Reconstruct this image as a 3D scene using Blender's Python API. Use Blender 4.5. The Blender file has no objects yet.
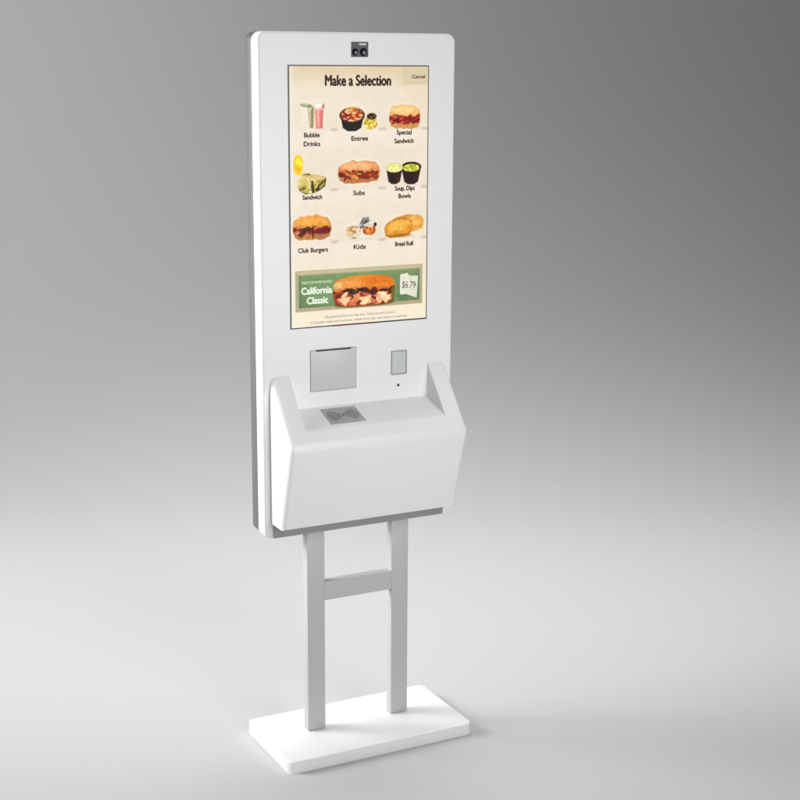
import bpy, bmesh, math
import numpy as np
from mathutils import Vector, Matrix

S = bpy.context.scene
COL = S.collection

# ---------------------------------------------------------------- camera
cam = bpy.data.cameras.new('camera')
cam.sensor_fit = 'HORIZONTAL'; cam.sensor_width = 36.0; cam.lens = 67.31
cam.clip_start = 0.05; cam.clip_end = 200
co = bpy.data.objects.new('camera', cam); COL.objects.link(co)
co.matrix_world = Matrix(((0.8879, 0.09608, -0.44989, -1.7758),
                          (-0.4600, 0.19743, -0.86569, -3.6594),
                          (0.00565, 0.9756, 0.2195, 1.9171),
                          (0, 0, 0, 1)))
S.camera = co

# ---------------------------------------------------------------- light
S.view_settings.view_transform = 'Standard'
S.view_settings.look = 'None'
S.view_settings.exposure = 0
S.view_settings.gamma = 1
w = bpy.data.worlds.new('World'); S.world = w; w.use_nodes = True
w.node_tree.nodes['Background'].inputs['Color'].default_value = (1, 1, 1, 1)
w.node_tree.nodes['Background'].inputs['Strength'].default_value = 0.06

FW = Vector((0.461, 0.8874, 0)); RT = Vector((0.8874, -0.461, 0))     # heading of the camera over the ground
def on_set(right, ahead, z=0):                                        # studio coordinates, kiosk at the origin
    return RT * right + FW * ahead + Vector((0, 0, z))

def softbox(name, loc, target, sx, sy, power, colour=(1, 1, 1), spread=180):
    l = bpy.data.lights.new(name, 'AREA'); l.shape = 'RECTANGLE'; l.size = sx; l.size_y = sy
    l.energy = power; l.color = colour; l.spread = math.radians(spread)
    o = bpy.data.objects.new(name, l); COL.objects.link(o)
    o.location = loc
    o.rotation_euler = (Vector(target) - Vector(loc)).to_track_quat('-Z', 'Y').to_euler()
    return o
softbox('key_light', on_set(-4, 0.4, 2.6), (0, 0, 0.7), 1.5, 1.5, 56, spread=150)
softbox('side_light', on_set(-3.6, -0.6, 2.6), (0, 0, 0.7), 1.5, 1.5, 21, spread=90)
softbox('edge_light', on_set(-3.6, 0.2, 1.6), (0, 0, 1.2), 0.8, 1.2, 9, spread=50)
softbox('fill_light', on_set(1.8, -2.6, 3.0), (0, 0, 1.2), 1.6, 1.2, 9.3, spread=80)
softbox('front_fill_light', on_set(1.8, -3.1, 1.3), (0, 0, 1.2), 2.0, 2.0, 15.5, spread=100)
softbox('panel_light', on_set(1.8, -3.2, 1.75), (0, 0, 1.5), 1.0, 0.6, 1.1, spread=42)
softbox('floor_light', on_set(0.5, 1.8, 4.8), on_set(0.5, 1.4, 0), 5.0, 1.5, 19, spread=60)
softbox('wide_floor_light', on_set(0.5, 1.8, 5.5), on_set(0.5, 1.4, 0), 6.0, 2.5, 29, spread=80)
softbox('wall_light', on_set(-4.5, 1.5, 3.5), on_set(-2.5, 4.2, 2.2), 1.5, 1.5, 80, spread=150)

# ---------------------------------------------------------------- materials
def s2l(c):
    return tuple(x / 12.92 if x <= 0.04045 else ((x + 0.055) / 1.055) ** 2.4 for x in c)
def rgb(r, g, b): return s2l((r / 255, g / 255, b / 255))

def paint(name, col, rough=0.45, spec=0.5, metal=0, bump=0.0, scale=600, var=0.02, coat=0):
    m = bpy.data.materials.new(name); m.use_nodes = True
    nt = m.node_tree; b = nt.nodes['Principled BSDF']
    b.inputs['Roughness'].default_value = rough; b.inputs['Metallic'].default_value = metal
    b.inputs['Specular IOR Level'].default_value = spec; b.inputs['Coat Weight'].default_value = coat
    tc = nt.nodes.new('ShaderNodeTexCoord')
    n = nt.nodes.new('ShaderNodeTexNoise'); n.inputs['Scale'].default_value = 5; n.inputs['Detail'].default_value = 4
    nt.links.new(tc.outputs['Object'], n.inputs['Vector'])
    mx = nt.nodes.new('ShaderNodeMix'); mx.data_type = 'RGBA'
    mx.inputs['A'].default_value = tuple(max(0, c * (1 - var)) for c in col) + (1,)
    mx.inputs['B'].default_value = tuple(min(1, c * (1 + var)) for c in col) + (1,)
    nt.links.new(n.outputs['Fac'], mx.inputs['Factor']); nt.links.new(mx.outputs['Result'], b.inputs['Base Color'])
    if bump:
        n2 = nt.nodes.new('ShaderNodeTexNoise'); n2.inputs['Scale'].default_value = scale
        nt.links.new(tc.outputs['Object'], n2.inputs['Vector'])
        bp = nt.nodes.new('ShaderNodeBump'); bp.inputs['Strength'].default_value = bump; bp.inputs['Distance'].default_value = 0.0005
        nt.links.new(n2.outputs['Fac'], bp.inputs['Height']); nt.links.new(bp.outputs['Normal'], b.inputs['Normal'])
    return m

def glow(name, col, strength=1.0, attr=False):
    m = bpy.data.materials.new(name); m.use_nodes = True
    nt = m.node_tree; b = nt.nodes['Principled BSDF']
    b.inputs['Base Color'].default_value = (0.01, 0.01, 0.01, 1); b.inputs['Roughness'].default_value = 0.35
    b.inputs['Specular IOR Level'].default_value = 0.2
    b.inputs['Emission Strength'].default_value = strength
    if attr:
        a = nt.nodes.new('ShaderNodeAttribute'); a.attribute_name = 'picture'
        nt.links.new(a.outputs['Color'], b.inputs['Emission Color'])
    else:
        b.inputs['Emission Color'].default_value = tuple(col) + (1,)
    return m

M = dict(
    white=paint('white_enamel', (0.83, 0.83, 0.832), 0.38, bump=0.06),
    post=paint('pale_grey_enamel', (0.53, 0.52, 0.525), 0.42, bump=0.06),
    base=paint('white_base_enamel', (0.88, 0.88, 0.88), 0.4, bump=0.06),
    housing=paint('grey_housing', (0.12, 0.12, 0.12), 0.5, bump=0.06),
    flap=paint('silver_grey_plastic', (0.60, 0.59, 0.59), 0.3, spec=0.5, bump=0.04),
    strip_shade=paint('shadow_strip_grey', (0.33, 0.325, 0.328), 0.45, bump=0.06),  # darker than the panel, to put the shade under the console into the colour
    rim=paint('grey_rim', (0.36, 0.35, 0.35), 0.4),
    glass=paint('pale_scanner_glass', (0.60, 0.63, 0.62), 0.08, spec=0.8),
    dark=paint('dark_plastic', (0.045, 0.045, 0.045), 0.4),
    module=paint('camera_board', (0.09, 0.092, 0.095), 0.35),
    lens=paint('black_lens_glass', (0.008, 0.009, 0.012), 0.05, spec=1.0),
    lensin=paint('lens_coating', (0.22, 0.21, 0.24), 0.1, spec=1.0),
    sensor=paint('sensor_window', (0.62, 0.62, 0.62), 0.2),
    metal=paint('brushed_reader_metal', (0.42, 0.425, 0.425), 0.38, metal=0.45, bump=0.1, scale=250),
    groove=paint('reader_groove', (0.10, 0.10, 0.10), 0.4, metal=0.3),
    gasket=paint('screen_gasket', (0.10, 0.095, 0.09), 0.4),
    maroon=paint('maroon_strip', (0.09, 0.012, 0.02), 0.4),
    green=paint('dark_green_strip', (0.03, 0.06, 0.05), 0.4),
    floor=paint('studio_paper', (0.56, 0.56, 0.56), 0.75, spec=0.25, var=0.006),
)
pic_mat = glow('screen_picture', None, attr=True)
ink = glow('screen_ink', rgb(46, 30, 22))
ink_soft = glow('screen_ink_small', rgb(72, 58, 50))
ink_white = glow('screen_white_letters', rgb(232, 244, 220))
ink_green = glow('screen_pale_green_letters', rgb(190, 214, 168))

# ---------------------------------------------------------------- helpers
def obj(name, bm_or_me, mat, parent=None, smooth=False):
    if isinstance(bm_or_me, bmesh.types.BMesh):
        bmesh.ops.recalc_face_normals(bm_or_me, faces=bm_or_me.faces)
        me = bpy.data.meshes.new(name); bm_or_me.to_mesh(me); bm_or_me.free()
    else: me = bm_or_me; me.name = name
    if mat: me.materials.append(mat)
    if smooth:
        me.polygons.foreach_set('use_smooth', [True] * len(me.polygons))
        me.set_sharp_from_angle(angle=math.radians(32))
    o = bpy.data.objects.new(name, me); COL.objects.link(o)
    if parent: o.parent = parent
    return o

def bake(o):                                       # apply the modifiers of an object
    dg = bpy.context.evaluated_depsgraph_get()
    me = bpy.data.meshes.new_from_object(o.evaluated_get(dg))
    o.modifiers.clear(); o.data = me
    return o

def rounded(x0, x1, z0, z1, r, seg=8):             # outline, x right and z up
    pts = []
    for cx, cz, a0 in ((x1 - r, z1 - r, 0), (x0 + r, z1 - r, 90), (x0 + r, z0 + r, 180), (x1 - r, z0 + r, 270)):
        for k in range(seg + 1):
            a = math.radians(a0 + 90 * k / seg)
            pts.append((cx + r * math.cos(a), cz + r * math.sin(a)))
    return pts

def slab(outline, y0, y1, bev=0.0, seg=3, axis='y', back=0.0):     # a flat piece between two planes; bev rounds the edge at y0
    bm = bmesh.new()
    def P(a, b, y): return (a, y, b) if axis == 'y' else (a, b, y)
    n = len(outline)
    f = [bm.verts.new(P(a, b, y0)) for a, b in outline]; g = [bm.verts.new(P(a, b, y1)) for a, b in outline]
    bm.faces.new(f); bm.faces.new(g[::-1])
    for i in range(n): bm.faces.new((f[i], f[(i + 1) % n], g[(i + 1) % n], g[i]))
    bmesh.ops.recalc_face_normals(bm, faces=bm.faces)
    if bev:
        fs = set(f); es = [e for e in bm.edges if e.verts[0] in fs and e.verts[1] in fs]
        bmesh.ops.bevel(bm, geom=es, offset=bev, segments=seg, profile=0.5, affect='EDGES', clamp_overlap=True)
    if back:
        ym = y1
        es = [e for e in bm.edges if all(abs((v.co.y if axis == 'y' else v.co.z) - ym) < 1e-6 for v in e.verts)]
        bmesh.ops.bevel(bm, geom=es, offset=back, segments=2, profile=0.5, affect='EDGES', clamp_overlap=True)
    return bm

def box(bm, x0, x1, y0, y1, z0, z1, bev=0):
    r = bmesh.ops.create_cube(bm, size=1)
    for v in r['verts']:
        v.co = Vector(((x0 + x1) / 2 + v.co.x * (x1 - x0), (y0 + y1) / 2 + v.co.y * (y1 - y0), (z0 + z1) / 2 + v.co.z * (z1 - z0)))
    if bev:
        es = list({e for v in r['verts'] for e in v.link_edges})
        bmesh.ops.bevel(bm, geom=es, offset=bev, segments=3, profile=0.5, affect='EDGES')
    return bm

def disc(cx, cz, r, y0, y1, seg=28, bev=0.0):
    return slab([(cx + r * math.cos(2 * math.pi * k / seg), cz + r * math.sin(2 * math.pi * k / seg)) for k in range(seg)], y0, y1, bev)

def frame(outer, inner, y0, y1):
    bm = bmesh.new(); n = len(outer)
    v = [[bm.verts.new((a, y, b)) for a, b in o] for o, y in ((outer, y0), (inner, y0), (outer, y1), (inner, y1))]
    for i in range(n):
        j = (i + 1) % n
        for a, b in ((0, 1), (1, 3), (3, 2), (2, 0)): bm.faces.new((v[a][i], v[a][j], v[b][j], v[b][i]))
    return bm

# ---------------------------------------------------------------- the setting: a seamless studio sweep
def backdrop():
    bm = bmesh.new(); prof = [(-9.0, 0.0), (-5, 0), (-3, 0), (-1, 0), (0.0, 0.0), (1, 0), (1.6, 0)]
    a0, R, turn = 2.2, 3.0, 90
    for k in range(49):
        a = math.radians(turn * k / 48); prof.append((a0 + R * math.sin(a), R - R * math.cos(a)))
    prof += [(a0 + R, 3.2), (a0 + R, 4.5), (a0 + R, 6.5)]
    xs = np.linspace(-9, 9, 19); rows = []
    for a, z in prof: rows.append([bm.verts.new(on_set(x, a, z)) for x in xs])
    for i in range(len(rows) - 1):
        for j in range(len(xs) - 1): bm.faces.new((rows[i][j], rows[i][j + 1], rows[i + 1][j + 1], rows[i + 1][j]))
    o = obj('backdrop', bm, M['floor'], smooth=True); o['kind'] = 'structure'
    return o
backdrop()

# ---------------------------------------------------------------- the kiosk
kiosk = bpy.data.objects.new('self_service_kiosk', None); COL.objects.link(kiosk)
kiosk['label'] = 'tall white ordering kiosk with lit food menu screen on a two post stand'
kiosk['category'] = 'ordering kiosk'

W, ZT, ZB = 0.2908, 1.9968, 0.6350
D1, D2 = 0.046, 0.0905
obj('front_panel', slab(rounded(-W, W, ZB, ZT, 0.024, 10), 0, D1, 0.007, 4, back=0.002), M['white'], kiosk, True)
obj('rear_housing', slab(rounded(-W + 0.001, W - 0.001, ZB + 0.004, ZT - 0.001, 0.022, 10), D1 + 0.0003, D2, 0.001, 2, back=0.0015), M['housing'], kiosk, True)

# added strip below the console; its dark grey stands in for the console's shadow
obj('shadow_strip', slab(rounded(-0.2655, 0.2668, ZB + 0.0010, 0.6770, 0.003, 3), -0.0030, 0.001, 0.001, 2), M['strip_shade'], kiosk, True)

# console: a wedge with two side arms and a sloping tray between them
b, i_ = 0.2712, 0.2129
zA, zN, Dn, Db, zC = 1.0909, 0.9176, 0.1427, 0.0724, 0.6787
zT, zK, yK = 0.9944, 0.9581, -0.1093
def console():
    bm = bmesh.new(); V = {}
    for s, x, xi in (('l', -b, -i_), ('r', b, i_)):
        V['A' + s] = bm.verts.new((x, 0.0, zA)); V['N' + s] = bm.verts.new((x, -Dn, zN))
        V['B' + s] = bm.verts.new((x, -Db, zC)); V['C' + s] = bm.verts.new((x, 0.0, zC))
        V['a' + s] = bm.verts.new((xi, 0.0, zA)); V['T' + s] = bm.verts.new((xi, 0.0, zT)); V['K' + s] = bm.verts.new((xi, yK, zK))
    F = lambda t: bm.faces.new([V[k] for k in t.split()])
    F('Al al Kl Nl'); F('Kl Kr Nr Nl'); F('ar Ar Nr Kr')
    F('Nl Nr Br Bl'); F('Bl Br Cr Cl')
    F('Al Nl Bl Cl'); F('Ar Cr Br Nr'); F('al Tl Kl'); F('ar Kr Tr'); F('Tl Tr Kr Kl')
    F('Al Cl Cr Ar ar Tr Tl al')
    bmesh.ops.recalc_face_normals(bm, faces=bm.faces)
    wl = bm.edges.layers.float.get('bevel_weight_edge') or bm.edges.layers.float.new('bevel_weight_edge')
    def wt(p, q, x):
        e = bm.edges.get((V[p], V[q]))
        if e: e[wl] = x
    for s in 'lr':
        wt('A' + s, 'N' + s, 0.80); wt('N' + s, 'B' + s, 0.80); wt('B' + s, 'C' + s, 0.12)
        wt('a' + s, 'K' + s, 0.06); wt('T' + s, 'K' + s, 0.08)
    wt('Nl', 'Nr', 0.80); wt('Kl', 'Kr', 0.55); wt('Bl', 'Br', 0.12); wt('Tl', 'Tr', 0)
    o = obj('console', bm, M['white'], kiosk)
    md = o.modifiers.new('bevel', 'BEVEL'); md.width = 0.024; md.segments = 8; md.limit_method = 'WEIGHT'; md.use_clamp_overlap = True
    bake(o)
    o.data.polygons.foreach_set('use_smooth', [True] * len(o.data.polygons)); o.data.set_sharp_from_angle(angle=math.radians(28))
    return o
console()

# contactless reader let into the tray
ty, tz = Vector((0, yK, zK - zT)).normalized(), None
tn = Vector((0, -(zK - zT), yK)).normalized(); tn = tn if tn.z > 0 else -tn
rd_o = Vector((-0.0767, 0, 0)) + Vector((0, -0.0525, zT + (zK - zT) * 0.0525 / 0.1093))
def on_tray(u, v, h):                       # u right, v towards the back, h above the tray
    return rd_o + Vector((u, 0, 0)) - ty * v + tn * h
def tray_plate(outline, h0, h1, bm=None):
    bm = bm or bmesh.new(); n = len(outline)
    f = [bm.verts.new(on_tray(a, c, h0)) for a, c in outline]; g = [bm.verts.new(on_tray(a, c, h1)) for a, c in outline]
    bm.faces.new(f); bm.faces.new(g[::-1])
    for k in range(n): bm.faces.new((f[k], f[(k + 1) % n], g[(k + 1) % n], g[k]))
    return bm
reader = obj('contactless_reader', tray_plate(rounded(-0.0525, 0.0525, -0.0400, 0.0400, 0.002, 3), -0.004, 0.0012), M['metal'], kiosk)
bm = bmesh.new()
for side in (0, 180):
    for q in range(6):
        r = 0.011 + q * 0.0064; half = 56 - q * 2.5
        arc = [(math.radians(side + a), r) for a in np.linspace(-half, half, 18)]
        out = [((r + 0.0011) * math.cos(a) , (r + 0.0011) * math.sin(a) * 0.86) for a, r in arc]
        inn = [((r - 0.0011) * math.cos(a) , (r - 0.0011) * math.sin(a) * 0.86) for a, r in arc]
        n = len(out)
        vo = [bm.verts.new(on_tray(x, y, 0.0015)) for x, y in out]; vi = [bm.verts.new(on_tray(x, y, 0.0015)) for x, y in inn]
        for k in range(n - 1): bm.faces.new((vo[k], vo[k + 1], vi[k + 1], vi[k]))
obj('wave_mark', bm, M['groove'], reader)
obj('status_light', tray_plate([(0.0028 * math.cos(t), 0.0028 * math.sin(t)) for t in np.linspace(0, 2 * math.pi, 17)[:-1]], 0.0012, 0.0022), M['dark'], reader)

# receipt printer flap
px0, px1, pz0, pz1 = -0.1512, -0.0115, 1.038, 1.1545
pr = obj('printer_flap', slab(rounded(px0 + 0.002, px1 - 0.002, pz0 + 0.002, pz1 - 0.002, 0.0015, 3), -0.0022, 0.001, 0.0008, 2), M['flap'], kiosk, True)
obj('flap_rim', frame(rounded(px0, px1, pz0, pz1, 0.002, 3), rounded(px0 + 0.0021, px1 - 0.0021, pz0 + 0.0021, pz1 - 0.0021, 0.0015, 3), -0.0012, 0.001), M['rim'], pr)
obj('paper_slot', slab(rounded(px0 + 0.0165, px1 - 0.0165, pz1 - 0.0048, pz1 - 0.0004, 0.0015, 3), -0.0032, 0.0005), M['dark'], pr)
# barcode scanner window and the pin hole below it
sx0, sx1, sz0, sz1 = 0.0967, 0.1462, 1.0635, 1.1328
sc_ = obj('scanner_window', slab(rounded(sx0 + 0.0034, sx1 - 0.0034, sz0 + 0.0034, sz1 - 0.0034, 0.001, 3), -0.0006, 0.001), M['glass'], kiosk)
obj('scanner_rim', frame(rounded(sx0, sx1, sz0, sz1, 0.002, 3), rounded(sx0 + 0.0033, sx1 - 0.0033, sz0 + 0.0033, sz1 - 0.0033, 0.001, 3), -0.0022, 0.001), M['rim'], sc_)
obj('microphone_hole', disc(0.1198, 1.0333, 0.0042, -0.0008, 0.001, 18), M['dark'], kiosk)

# camera module above the screen
cm = obj('camera_module', slab(rounded(-0.0255, 0.0243, 1.9332, 1.9724, 0.002, 3), -0.0015, 0.002), M['module'], kiosk)
for x, r in ((-0.0145, 0.0092), (0.0095, 0.0105)):
    ln = obj('camera_lens', disc(x, 1.9462, r, -0.0030, 0.0), M['lens'], cm)
    obj('lens_glass', disc(x + 0.0022, 1.9445, r * 0.48, -0.0037, -0.003, 20, 0.0004), M['lensin'], ln)
obj('sensor_window', slab(rounded(-0.0035, 0.0175, 1.9635, 1.9688, 0.0015, 3), -0.0024, 0), M['sensor'], cm)

# stand
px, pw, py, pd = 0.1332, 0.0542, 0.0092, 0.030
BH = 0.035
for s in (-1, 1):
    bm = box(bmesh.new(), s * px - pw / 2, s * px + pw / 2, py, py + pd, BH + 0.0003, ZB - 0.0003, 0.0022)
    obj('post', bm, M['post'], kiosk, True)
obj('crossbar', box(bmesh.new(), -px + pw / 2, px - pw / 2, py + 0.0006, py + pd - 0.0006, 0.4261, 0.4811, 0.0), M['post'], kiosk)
obj('base_plate', slab(rounded(-0.2900, 0.2930, -0.1521, 0.1631, 0.022, 8), BH, 0.0, 0.003, 3, axis='z'), M['base'], kiosk, True)

# ---------------------------------------------------------------- the screen
SX, SZ, SW, SH = -0.2084, 1.9125, 0.4171, 0.6963          # left, top, width, height
scr = obj('display_screen', slab([(SX, SZ - SH), (SX + SW, SZ - SH), (SX + SW, SZ), (SX, SZ)], -0.0006, 0.002), M['gasket'], kiosk)
def strip(name, u0, u1, v0, v1, mat, d=-0.0012):
    return obj(name, slab([(SX + u0 / 1000, SZ - v1 / 1000), (SX + u1 / 1000, SZ - v1 / 1000), (SX + u1 / 1000, SZ - v0 / 1000), (SX + u0 / 1000, SZ - v0 / 1000)], d, 0.001), mat, scr)
strip('screen_edge', 125, 262, 692.8, 696.6, M['maroon']); strip('screen_edge', 262.5, 416.8, 692.8, 696.6, M['green'])

rng = np.random.default_rng(7)
def vnoise(U, V, cell, seed=0):                       # smooth value noise over millimetre coordinates
    r = np.random.default_rng(seed); T = r.random((97, 97))
    a, c = U / cell, V / cell; ia, ic = np.floor(a).astype(int), np.floor(c).astype(int); fa, fc = a - ia, c - ic
    fa, fc = fa * fa * (3 - 2 * fa), fc * fc * (3 - 2 * fc)
    g = lambda x, y: T[x % 97, y % 97]
    return (g(ia, ic) * (1 - fa) + g(ia + 1, ic) * fa) * (1 - fc) + (g(ia, ic + 1) * (1 - fa) + g(ia + 1, ic + 1) * fa) * fc
def sm(x): x = np.clip(x, 0, 1); return x * x * (3 - 2 * x)
def bgcol(U, V):                                      # the cream menu page
    C = np.ones(U.shape + (3,)) * np.array([240, 226, 205.])
    t = sm((V - 0) / 70)[..., None]; C = np.array([226, 206, 170.]) * (1 - t) + C * t
    h = sm((V - 440) / 200)[..., None]; C = C * (1 - h) + np.array([250, 236, 212.]) * h
    r = (sm((U - 300) / 110) * sm(1 - V / 220))[..., None]; C = C * (1 - r * .6) + np.array([230, 218, 180.]) * r * .6
    g = sm(1 - U / 30)[..., None] * .55; C = C * (1 - g) + np.array([240, 238, 224.]) * g
    btn = ((U > 338) & (V > 6) & (V < 52))[..., None] * .55; C = C * (1 - btn) + np.array([212, 194, 158.]) * btn
    for s in (168, 326, 466):                         # soft shelves behind each row of pictures
        k = sm((V - s) / 3) * sm(1 - (V - s - 8) / 62)
        C = C * (1 - k[..., None] * .55) + np.array([246, 236, 224.]) * k[..., None] * .55
        for cx in (132, 276, 406):
            t = sm(1 - (np.abs(U - cx) - 8) / 5) * sm(1 - (np.abs(V - s) - 2) / 4)
            C = C * (1 - t[..., None] * .6) + np.array([196, 182, 168.]) * t[..., None] * .6
    C += (vnoise(U, V, 16, 3) - .5)[..., None] * 5
    return C

def grid_mesh(name, u0, u1, v0, v1, fn, depth, step=1.6, parent=None, under=None):
    nu, nv = max(2, int((u1 - u0) / step)) + 1, max(2, int((v1 - v0) / step)) + 1
    us, vs = np.linspace(u0, u1, nu), np.linspace(v0, v1, nv); U, V = np.meshgrid(us, vs)
    bg = bgcol(U, V) if under is None else np.ones(U.shape + (3,)) * np.array(under, float); C, A = fn(U, V, bg.copy())
    C = bg * (1 - A[..., None]) + C * A[..., None]
    if name not in ('menu_page', 'promotion_banner', 'price_card'): k = A[..., None] * sm(np.abs(C - bg).max(-1) / 60)[..., None]; g = C.mean(-1, keepdims=True); C = C + ((C - g) * .22 + (C - 150) * .22) * k
    C = np.clip(C, 0, 255) / 255
    L = np.where(C <= 0.04045, C / 12.92, ((C + 0.055) / 1.055) ** 2.4)
    keep = A > 0.02
    ids = np.arange(nu * nv).reshape(nv, nu)
    q = np.stack([ids[1:, :-1], ids[1:, 1:], ids[:-1, 1:], ids[:-1, :-1]], -1)
    kq = keep[1:, :-1] | keep[1:, 1:] | keep[:-1, 1:] | keep[:-1, :-1]
    faces = q[kq]; used = np.unique(faces); remap = -np.ones(nu * nv, int); remap[used] = np.arange(len(used))
    co_ = np.stack([SX + U / 1000, np.full(U.shape, depth), SZ - V / 1000], -1).reshape(-1, 3)[used]
    me = bpy.data.meshes.new(name); me.from_pydata(co_.tolist(), [], remap[faces].tolist())
    at = me.attributes.new('picture', 'FLOAT_COLOR', 'POINT')
    cc = np.ones((len(used), 4), np.float32); cc[:, :3] = L.reshape(-1, 3)[used]
    at.data.foreach_set('color', cc.ravel())
    return obj(name, me, pic_mat, parent or scr)

# a tiny painter: soft shapes over each other, each returns coverage 0..1
def ell(U, V, cx, cy, rx, ry, n=2.0, soft=1.5, rot=0):
    a = math.radians(rot); x = (U - cx) * math.cos(a) + (V - cy) * math.sin(a); y = -(U - cx) * math.sin(a) + (V - cy) * math.cos(a)
    d = (np.abs(x / rx) ** n + np.abs(y / ry) ** n) ** (1 / n)
    return sm((1 - d) * min(rx, ry) / soft + .5)
def poly(U, V, P, soft=1.5):
    d = np.full(U.shape, 1e9); ins = np.zeros(U.shape, bool); n = len(P)
    for i in range(n):
        (x1, y1), (x2, y2) = P[i], P[(i + 1) % n]
        dx, dy = x2 - x1, y2 - y1; t = np.clip(((U - x1) * dx + (V - y1) * dy) / (dx * dx + dy * dy + 1e-9), 0, 1)
        d = np.minimum(d, np.hypot(U - x1 - t * dx, V - y1 - t * dy))
        c = (y1 > V) != (y2 > V); xi = (x2 - x1) * (V - y1) / (y2 - y1 + 1e-12) + x1; ins ^= c & (U < xi)
    return sm(np.where(ins, d, -d) / soft + .5)
class Art:
    grain = 1.0
    def __init__(s, U, V, C): s.U, s.V, s.C, s.A = U, V, C, np.zeros(U.shape)
    def put(s, m, col, k=1.0):
        col = np.array(col, float); m = (m * k)
        s.C = s.C * (1 - m[..., None]) + col * m[..., None]; s.A = np.maximum(s.A, m); return s
    def tex(s, m, cell, amp, seed, tint=(1, 1, 1), ax=1.0):
        s.C += ((vnoise(s.U * ax, s.V, cell, seed) - .5) * 2 * amp * m)[..., None] * np.array(tint)
    def blobs(s, m, n, cols, box_, rx, ry, seed, k=.9, rot=40):
        r = np.random.default_rng(seed)
        for _ in range(n):
            e = ell(s.U, s.V, r.uniform(box_[0], box_[1]), r.uniform(box_[2], box_[3]), rx * r.uniform(.6, 1.3), ry * r.uniform(.6, 1.3), 2, 1.5, r.uniform(-rot, rot))
            s.put(e * m, cols[r.integers(len(cols))], k)
    def out(s):                                    # the grain of crust and filling
        s.C = s.C * (1 + ((vnoise(s.U, s.V, 2.4, 91) - .5) * .10 * s.grain + (vnoise(s.U, s.V, 5.5, 92) - .5) * .10 * s.grain) * s.A)[..., None]
        return s.C, s.A
def halo(a, m): a.put(m, (252, 243, 222), .55)

def sandwich(cx, cy, w, h, seed, bun=(205, 152, 92), top=(232, 190, 130), fill=((120, 38, 26), (150, 60, 40), (88, 50, 28), (196, 120, 84)), two=False, flat=1.0):
    def fn(U, V, C):
        a = Art(U, V, C); halo(a, ell(U, V, cx, cy, w * .55, h * .62, 2.6, 6))
        fray = (vnoise(U, V, 11, seed + 3) - .5) * h * .10; V0, V = V, V + fray
        whole = ell(U, V, cx, cy, w * .5, h * .5, 2.8, 3); lower = ell(U, V, cx, cy + h * .30, w * .47, h * .2, 3)
        a.put(whole, (150, 84, 52)); a.put(lower, tuple(c * .86 for c in bun))
        wob = (vnoise(U, V * 0, 9, seed + 9) - .5) * h * .12
        fm = whole * sm((V - (cy - h * .12) + wob) / 3) * sm(((cy + h * .32) - V + wob) / 3)
        a.put(fm, fill[0])
        a.blobs(fm, 46, fill, (cx - w * .48, cx + w * .48, cy - h * .1, cy + h * .32), w * .085, h * .075, seed)
        tp = ell(U, V, cx, cy - h * .06, w * .48, h * .44, 2.7) * sm(((cy - h * .02) - V + wob) / 3)
        a.put(tp, bun); a.put(tp * ell(U, V, cx - w * .05, cy - h * .28, w * .4, h * .17, 2, 10), top, .85)
        a.put(tp * sm((V - (cy - h * .12)) / 8), tuple(c * .82 for c in bun), .5)
        a.tex(tp, 5, 9, seed); a.tex(whole, 3.5, 12, seed + 1)
        if two:
            g = ell(U, V, cx + w * .02, cy + h * .2, w * .03, h * .3, 2, 3); a.put(g * whole, (84, 34, 22), .75)
            a.put(ell(U, V, cx + w * .3, cy + h * .16, w * .17, h * .17, 2, 3) * whole, (104, 22, 28), .8)
            a.put(ell(U, V, cx + w * .3, cy + h * .36, w * .19, h * .07, 2, 3), (170, 120, 104), .8)
        return a.out()
    return fn

def drinks(U, V, C):
    a = Art(U, V, C)
    halo(a, ell(U, V, 72, 128, 40, 42, 2.5, 8))
    a.put(poly(U, V, [(54, 108), (74, 108), (72, 163), (60, 163)], 3), (196, 190, 160))
    a.put(poly(U, V, [(66, 110), (74, 110), (72, 163), (64, 163)], 4), (140, 128, 92), .8)
    a.put(ell(U, V, 52, 104, 19, 5, 2, 3, 8), (118, 122, 92), .9); a.put(ell(U, V, 47, 101, 12, 3, 2, 3, 14), (206, 204, 182), .8)
    a.put(poly(U, V, [(75, 108), (102, 108), (99, 165), (78, 165)], 3), (214, 142, 138))
    a.put(ell(U, V, 88, 110, 14, 6), (236, 206, 200)); a.put(ell(U, V, 88, 104, 10, 6, 2, 3), (250, 238, 226))
    a.put(ell(U, V, 101, 106, 4, 7, 2, 3), (128, 96, 82), .8)
    a.put(poly(U, V, [(84, 118), (88, 118), (88, 160), (85, 160)], 4), (246, 208, 190), .75)
    a.put(poly(U, V, [(94, 114), (98, 114), (96, 162), (92, 162)], 3), (168, 92, 92), .55)
    a.put(poly(U, V, [(90, 84), (92, 84), (89, 106), (87, 106)], 2), (230, 222, 206), .9)
    a.tex(a.A, 5, 10, 4)
    return a.out()
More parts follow.
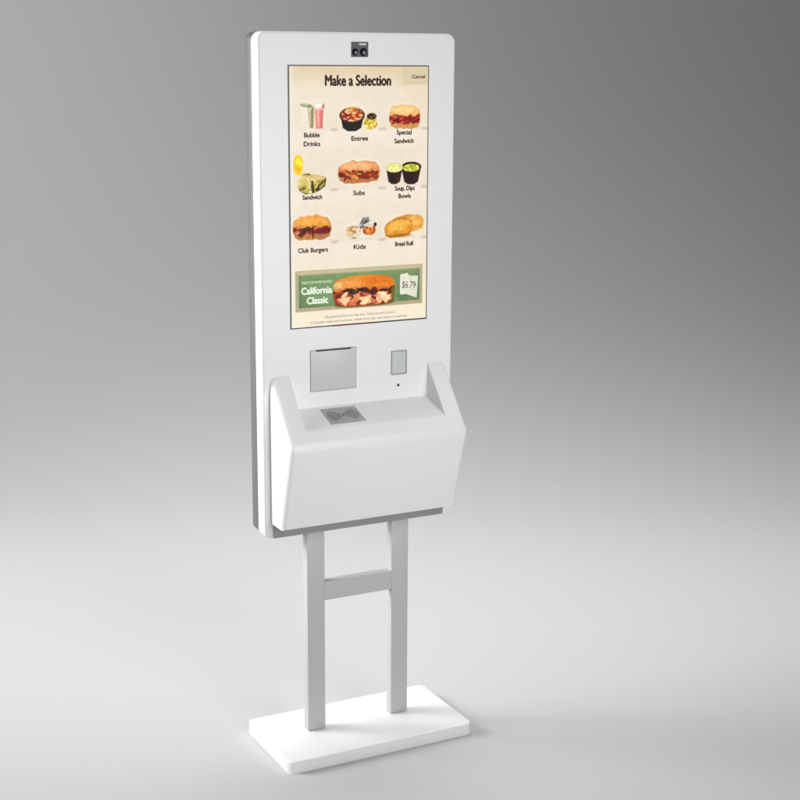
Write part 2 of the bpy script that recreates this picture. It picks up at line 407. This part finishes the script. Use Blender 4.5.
def bowl(U, V, C):
    a = Art(U, V, C); halo(a, ell(U, V, 186, 138, 44, 40, 2.3, 8)); halo(a, ell(U, V, 242, 150, 24, 26, 2, 6))
    a.put(poly(U, V, [(150, 132), (220, 132), (212, 164), (196, 173), (172, 173), (157, 164)], 3), (38, 30, 22))
    a.put(ell(U, V, 185, 131, 38, 21), (58, 42, 26)); inn = ell(U, V, 185, 130, 33, 17); a.put(inn, (150, 84, 44))
    a.blobs(inn, 60, ((214, 160, 110), (170, 60, 30), (226, 190, 150), (120, 44, 24), (196, 120, 50), (240, 222, 196)), (154, 216, 112, 148), 7, 3, 21)
    a.put(ell(U, V, 186, 112, 22, 5, 2, 3) * ell(U, V, 185, 122, 33, 17), (206, 176, 96), .6)
    a.put(ell(U, V, 240, 152, 21, 17, 2.3), (206, 186, 98)); m = ell(U, V, 240, 152, 20, 16, 2.3)
    a.blobs(m, 26, ((232, 220, 150), (170, 150, 60), (240, 228, 180), (190, 160, 70)), (222, 260, 138, 168), 5, 3, 22)
    a.put(ell(U, V, 243, 134, 15, 9), (72, 50, 30)); a.blobs(ell(U, V, 243, 135, 15, 9), 10, ((40, 28, 18), (150, 120, 60)), (230, 256, 126, 142), 4, 3, 23)
    return a.out()
def wrap_picture(U, V, C):
    a = Art(U, V, C); P = [(24, 306), (34, 282), (58, 280), (106, 290), (110, 297), (104, 318), (76, 334), (48, 337), (28, 324)]
    halo(a, poly(U, V, [(x * 1.06 - 4, y * 1.03 - 9) for x, y in P], 6))
    m = poly(U, V, P, 2.5); a.put(m, (196, 182, 120))
    a.blobs(m, 44, ((224, 214, 156), (160, 140, 76), (120, 104, 50), (236, 226, 184), (206, 190, 130)), (24, 108, 284, 334), 8, 4, 31)
    a.put(poly(U, V, [(36, 284), (106, 290), (96, 300), (58, 296)], 3), (206, 184, 138), .9)
    a.put(poly(U, V, [(64, 300), (70, 300), (74, 332), (66, 334)], 3), (58, 50, 26), .9)
    a.put(poly(U, V, [(84, 312), (108, 294), (106, 314), (86, 328), (76, 328)], 3), (66, 58, 32), .85)
    a.put(poly(U, V, [(88, 316), (104, 304), (102, 312), (90, 322)], 2.5), (196, 180, 110), .8)
    a.put(poly(U, V, [(26, 312), (34, 326), (56, 334), (52, 337), (30, 328)], 2.5), (98, 84, 40), .8)
    return a.out()
def lemon(U, V, C):
    a = Art(U, V, C); halo(a, ell(U, V, 27, 256, 18, 28, 2, 5))
    a.put(ell(U, V, 27, 258, 14, 27, 2.2, 2), (222, 186, 36)); a.put(ell(U, V, 28, 254, 9, 15, 2, 6), (246, 222, 96), .8)
    a.put(ell(U, V, 26, 266, 10, 8, 2, 5), (206, 164, 22), .6); a.tex(ell(U, V, 27, 256, 15, 24), 4, 14, 5)
    return a.out()
def cups(U, V, C):
    a = Art(U, V, C)
    for cx, cy, w, h, k in ((364, 276, 30, 36, 0), (312, 276, 25, 34, 1)):
        a.put(poly(U, V, [(cx - w, cy), (cx + w, cy), (cx + w * .72, cy + h), (cx + w * .3, cy + h + 7), (cx - w * .3, cy + h + 7), (cx - w * .72, cy + h)], 3), (48, 30, 28))
        a.put(poly(U, V, [(cx + w * .35, cy + 8), (cx + w * .8, cy + 8), (cx + w * .55, cy + h), (cx + w * .2, cy + h)], 5), (84, 62, 58), .5)
        a.put(ell(U, V, cx, cy - 4, w + 2, 15 if k == 0 else 13), (60, 44, 34) if k == 0 else (206, 204, 150))
        m = ell(U, V, cx + (0 if k == 0 else 1), cy - 2, w - 5, 10.5); a.put(m, (176, 182, 82) if k == 0 else (222, 222, 150))
        a.blobs(m, 30, ((206, 208, 110), (140, 148, 50), (226, 224, 150)) if k == 0 else ((240, 238, 190), (196, 200, 112), (236, 230, 170)), (cx - w, cx + w, cy - 12, cy + 8), 6, 3, 41 + k)
    return a.out()
def cookies(U, V, C):
    a = Art(U, V, C); halo(a, ell(U, V, 206, 440, 46, 26, 2.3, 8))
    a.put(ell(U, V, 210, 462, 42, 4, 2, 4), (206, 218, 212), .8)
    for cx, cy, rx, ry, base, cols, sd in ((188, 442, 23, 18, (206, 182, 150), ((236, 222, 200), (170, 140, 104), (226, 200, 160), (140, 108, 80)), 51), (236, 438, 20, 15, (176, 104, 52), ((206, 140, 84), (140, 74, 34), (220, 160, 100)), 52)):
        m = ell(U, V, cx, cy, rx, ry, 2.2); a.put(m, base); a.blobs(m, 26, cols, (cx - rx, cx + rx, cy - ry, cy + ry), 6, 4, sd)
    a.put(poly(U, V, [(204, 424), (216, 404), (234, 402), (238, 414), (222, 432), (210, 434)], 2.5), (128, 124, 122))
    a.blobs(poly(U, V, [(204, 424), (216, 404), (234, 402), (238, 414), (222, 432), (210, 434)], 2.5), 12, ((84, 80, 80), (216, 214, 214), (160, 156, 156)), (204, 238, 404, 434), 6, 3, 53)
    a.put(poly(U, V, [(236, 408), (252, 404), (254, 424), (242, 426)], 3), (226, 220, 214)); a.put(ell(U, V, 254, 424, 5, 6, 2, 2), (70, 54, 52))
    a.put(ell(U, V, 238, 427, 10, 4, 2, 2.5), (238, 222, 200), .9)
    return a.out()
def bread(U, V, C):
    a = Art(U, V, C); P = [(283, 446), (290, 426), (316, 408), (352, 400), (388, 402), (402, 416), (402, 438), (386, 446), (366, 450), (362, 458), (300, 464), (286, 458)]
    halo(a, ell(U, V, 342, 434, 68, 38, 2.6, 6))
    m = poly(U, V, P, 3); a.put(m, (200, 150, 80))
    b2 = ell(U, V, 376, 424, 28, 22, 2.4); a.put(b2, (206, 160, 92)); a.put(ell(U, V, 378, 420, 20, 14, 2, 8), (220, 178, 114), .8)
    b1 = ell(U, V, 326, 436, 44, 25, 2.4, 2, -10); a.put(b1, (206, 154, 76)); a.put(ell(U, V, 328, 428, 34, 15, 2, 10, -10), (226, 180, 102), .8)
    a.put(ell(U, V, 328, 459, 38, 5, 2, 4), (160, 108, 46), .7); a.put(m * sm((V - 448) / 14), (168, 114, 50), .5)
    e = b1 * (1 - ell(U, V, 326, 436, 41, 22, 2.4, 3, -10)); a.put(e, (150, 104, 48), .6)
    a.tex(m, 4, 9, 6); a.tex(m, 9, 8, 7)
    return a.out()
def banner(U, V, C):
    a = Art(U, V, C); a.grain = 0.25; x0, x1, y0, y1 = 15, 402, 539, 651
    fr = poly(U, V, [(x0, y0), (x1, y0), (x1, y1), (x0, y1)], 2.5); a.put(fr, (178, 172, 136))
    a.put(poly(U, V, [(x0 + 2, y0 + 2), (x1 - 2, y0 + 2), (x1 - 9, y0 + 11), (x0 + 9, y0 + 11)], 3), (206, 194, 154), .8)
    a.put(poly(U, V, [(x0 + 2, y1 - 2), (x1 - 2, y1 - 2), (x1 - 9, y1 - 10), (x0 + 9, y1 - 10)], 3), (188, 168, 134), .9)
    g = poly(U, V, [(x0 + 11, y0 + 13), (x1 - 9, y0 + 13), (x1 - 9, y1 - 11), (x0 + 11, y1 - 11)], 2)
    a.put(g, (112, 142, 92)); a.put(g * sm(1 - (V - y0 - 13) / 22), (138, 162, 100), .6)
    a.put(g * ell(U, V, 110, 600, 60, 34, 2, 30), (126, 158, 108), .7); a.put(g * sm((U - 355) / 50), (112, 122, 92), .6)
    a.put(g * sm(1 - (U - 26) / 10) , (84, 108, 68), .5); a.put(g * sm((V - 628) / 12), (88, 112, 78), .45)
    a.put(g * ell(U, V, 348, 626, 24, 10, 2, 8), (70, 122, 84), .8)
    a.tex(g, 12, 6, 8)
    return a.out()
def banner_sub(U, V, C):
    C[:] = (124, 150, 98); a = Art(U, V, C); cx, cy, w, h = 222, 601, 188, 94
    # the green of the banner around the roll stays: only the roll itself is kept
    low = ell(U, V, 222, 634, 92, 13, 3.2); a.put(low, (120, 84, 40))
    body = ell(U, V, 221, 608, 94, 36, 3.4); a.put(body, (134, 62, 42))
    wob = (vnoise(U, V * 0, 14, 61) - .5) * 16
    f = body * sm((V - 588 + wob) / 4)
    a.put(f, (150, 78, 58))
    a.blobs(f, 90, ((196, 112, 88), (120, 46, 34), (214, 150, 116), (92, 40, 30), (176, 84, 66)), (130, 314, 592, 640), 13, 5, 62)
    a.blobs(f, 30, ((58, 34, 34), (80, 48, 34), (70, 80, 40)), (170, 312, 590, 612), 14, 5, 63, .95, 25)
    a.blobs(f, 12, ((240, 206, 170), (246, 222, 190), (232, 170, 140)), (140, 300, 612, 640), 10, 6, 64, .95, 70)
    for x in (160, 222, 284): a.put(poly(U, V, [(x - 20, 622), (x + 22, 618), (x + 4, 644)], 3) * (U > 128), (244, 212, 174), .9)
    top = ell(U, V, 221, 590, 94, 29, 2.6) * sm((600 - V + wob * .8) / 4)
    a.put(top, (206, 138, 66)); a.put(ell(U, V, 176, 588, 44, 17, 2, 16) * top, (222, 160, 104), .9); a.put(ell(U, V, 270, 574, 46, 13, 2, 12) * top, (204, 122, 44), .9)
    a.put(ell(U, V, 142, 592, 14, 16, 2, 8) * top, (226, 196, 150), .8); a.put(top * sm((V - 588) / 12), (178, 104, 52), .6)
    a.put(ell(U, V, 310, 614, 7, 20, 2, 5) * body, (122, 112, 46), .8)
    a.tex(body, 5, 10, 65)
    return a.out()
def price_card(U, V, C):
    C[:] = (112, 126, 92); a = Art(U, V, C); a.grain = 0.2
    a.put(poly(U, V, [(334, 570), (384, 572), (394, 636), (340, 628)], 5), (88, 96, 70), .5)
    a.put(poly(U, V, [(331, 566), (354, 562), (360, 570), (388, 572), (384, 634), (366, 628), (352, 622), (331, 622)], 2), (234, 234, 214))
    a.put(poly(U, V, [(360, 572), (386, 574), (383, 632), (364, 626)], 3), (224, 226, 204), .9); a.tex(a.A, 8, 5, 66)
    return a.out()

full = lambda U, V, C: (C, np.ones(U.shape))
grid_mesh('menu_page', 4.2, SW * 1000 - 3.2, 3.4, SH * 1000 - 3.6, full, -0.0012, 1.8)
P1 = -0.0017
def picture(name, rect, fn, d=P1, step=1.25, under=None): return grid_mesh(name, *rect, fn, d, step, under=under)
picture('drinks_picture', (30, 112, 78, 174), drinks)
picture('bowl_picture', (138, 268, 94, 182), bowl)
picture('sandwich_picture', (288, 400, 96, 176), sandwich(343, 136, 94, 64, 71, bun=(222, 176, 120), top=(240, 206, 156), fill=((128, 34, 30), (156, 56, 46), (96, 24, 24), (186, 110, 86))))
picture('lemon_picture', (6, 50, 224, 290), lemon, P1 - 0.0003)
picture('wrap_picture', (12, 124, 268, 346), wrap_picture)
picture('sandwich_picture', (134, 276, 240, 320), sandwich(205, 281, 124, 60, 72, bun=(204, 142, 96), top=(238, 190, 150), fill=((128, 54, 30), (170, 96, 54), (206, 140, 80), (98, 40, 24), (210, 170, 110))))
picture('cups_picture', (280, 402, 252, 324), cups)
picture('sandwich_picture', (4, 130, 380, 470), sandwich(66, 425, 112, 66, 73, bun=(206, 152, 92), top=(226, 172, 96), fill=((120, 44, 36), (160, 84, 60), (84, 40, 28), (196, 132, 104), (110, 90, 40)), two=True))
picture('cookies_picture', (154, 264, 396, 472), cookies)
picture('bread_picture', (270, 410, 390, 472), bread)
ban = picture('promotion_banner', (10, 408, 534, 656), banner, P1, 1.6)

def letters(name, txt, u, v, h, width, mat, depth=-0.0023, align='CENTER', bold=0.0, rot=0, shear=0):
    cu = bpy.data.curves.new(name, 'FONT'); cu.body = txt; cu.size = 1; cu.align_x = 'LEFT'; cu.resolution_u = 4; cu.shear = shear
    o = bpy.data.objects.new(name, cu); COL.objects.link(o)
    dg = bpy.context.evaluated_depsgraph_get(); dg.update()
    me = bpy.data.meshes.new_from_object(o.evaluated_get(dg)); bpy.data.objects.remove(o); bpy.data.curves.remove(cu)
    co_ = np.array([p.co[:] for p in me.vertices]); x0, x1 = co_[:, 0].min(), co_[:, 0].max()
    sx = width / (x1 - x0); sy = h / 0.70
    x = (co_[:, 0] - x0) * sx - (width / 2 if align == 'CENTER' else 0); y = co_[:, 1] * sy
    c, s = math.cos(math.radians(rot)), math.sin(math.radians(rot))
    X, Y = x * c - y * s, x * s + y * c
    fs = [list(p.vertices) for p in me.polygons]; n = len(X); pts, faces = [], []
    heavy = h * bold * 1.3; sh = [(0, 0)] if not bold else [(-heavy, 0), (0, 0), (heavy, 0), (0, heavy), (0, -heavy)]
    for k, (dx, dy) in enumerate(sh):              # bold letters: the same outline set down again a hair to each side
        pts += np.stack([SX + (u + X + dx) / 1000, np.full(n, depth - k * 0.00006), SZ - (v - Y - dy) / 1000], -1).tolist()
        faces += [[i + k * n for i in f] for f in fs]
    me = bpy.data.meshes.new(name); me.from_pydata(pts, [], faces)
    return obj(name, me, mat, scr)
# v = baseline, h = capital height, both in millimetres on the screen
letters('menu_title', 'Make a Selection', 203, 53, 27, 193, ink, bold=0.043)
letters('menu_button_text', 'Cancel', 384, 34, 9, 40, ink_soft, bold=0.04)
for txt, u, v, wd in (('Bubble', 67, 187, 47), ('Drinks', 67, 210, 50), ('Entree', 207, 198, 52),
                      ('Special', 341, 184, 48), ('Sandwich', 341, 207, 62), ('Sandwich', 67, 350, 60), ('Subs', 205, 343, 36), ('Soup, Dips', 344, 335, 64), ('Bowls', 344, 356, 40),
                      ('Club Burgers', 68, 491, 92), ('Kids', 207, 489, 38), ('Bread Roll', 343, 487, 58)):
    letters('menu_caption', txt, u, v - 0.5, 12, wd * 0.94, ink_soft, bold=0.05)
sub = picture('sandwich_picture', (122, 322, 552, 652), banner_sub, -0.0021, 1.25, (120, 148, 96))
picture('price_card', (328, 392, 558, 640), price_card, -0.0021, 1.25, (112, 132, 92))
letters('banner_text', 'RECOMMENDED', 79, 575, 6.5, 90, ink_green, depth=-0.0026, bold=0.06)
letters('banner_text', 'California', 78, 603, 18, 90, ink_white, depth=-0.0026, bold=0.05)
letters('banner_text', 'Classic', 80, 630, 18, 62, ink_white, depth=-0.0026, bold=0.05)
letters('price_text', '$6.79', 358, 605, 19, 42, ink, depth=-0.0026, rot=-5, bold=0.0)
letters('small_print', 'Occupational Services may vary. Note any part is extra', 208, 672, 6.5, 212, ink_soft)
letters('small_print', 'It includes meals and nutrition, listed every day, each extra is separate', 206, 685, 6.5, 292, ink_soft)
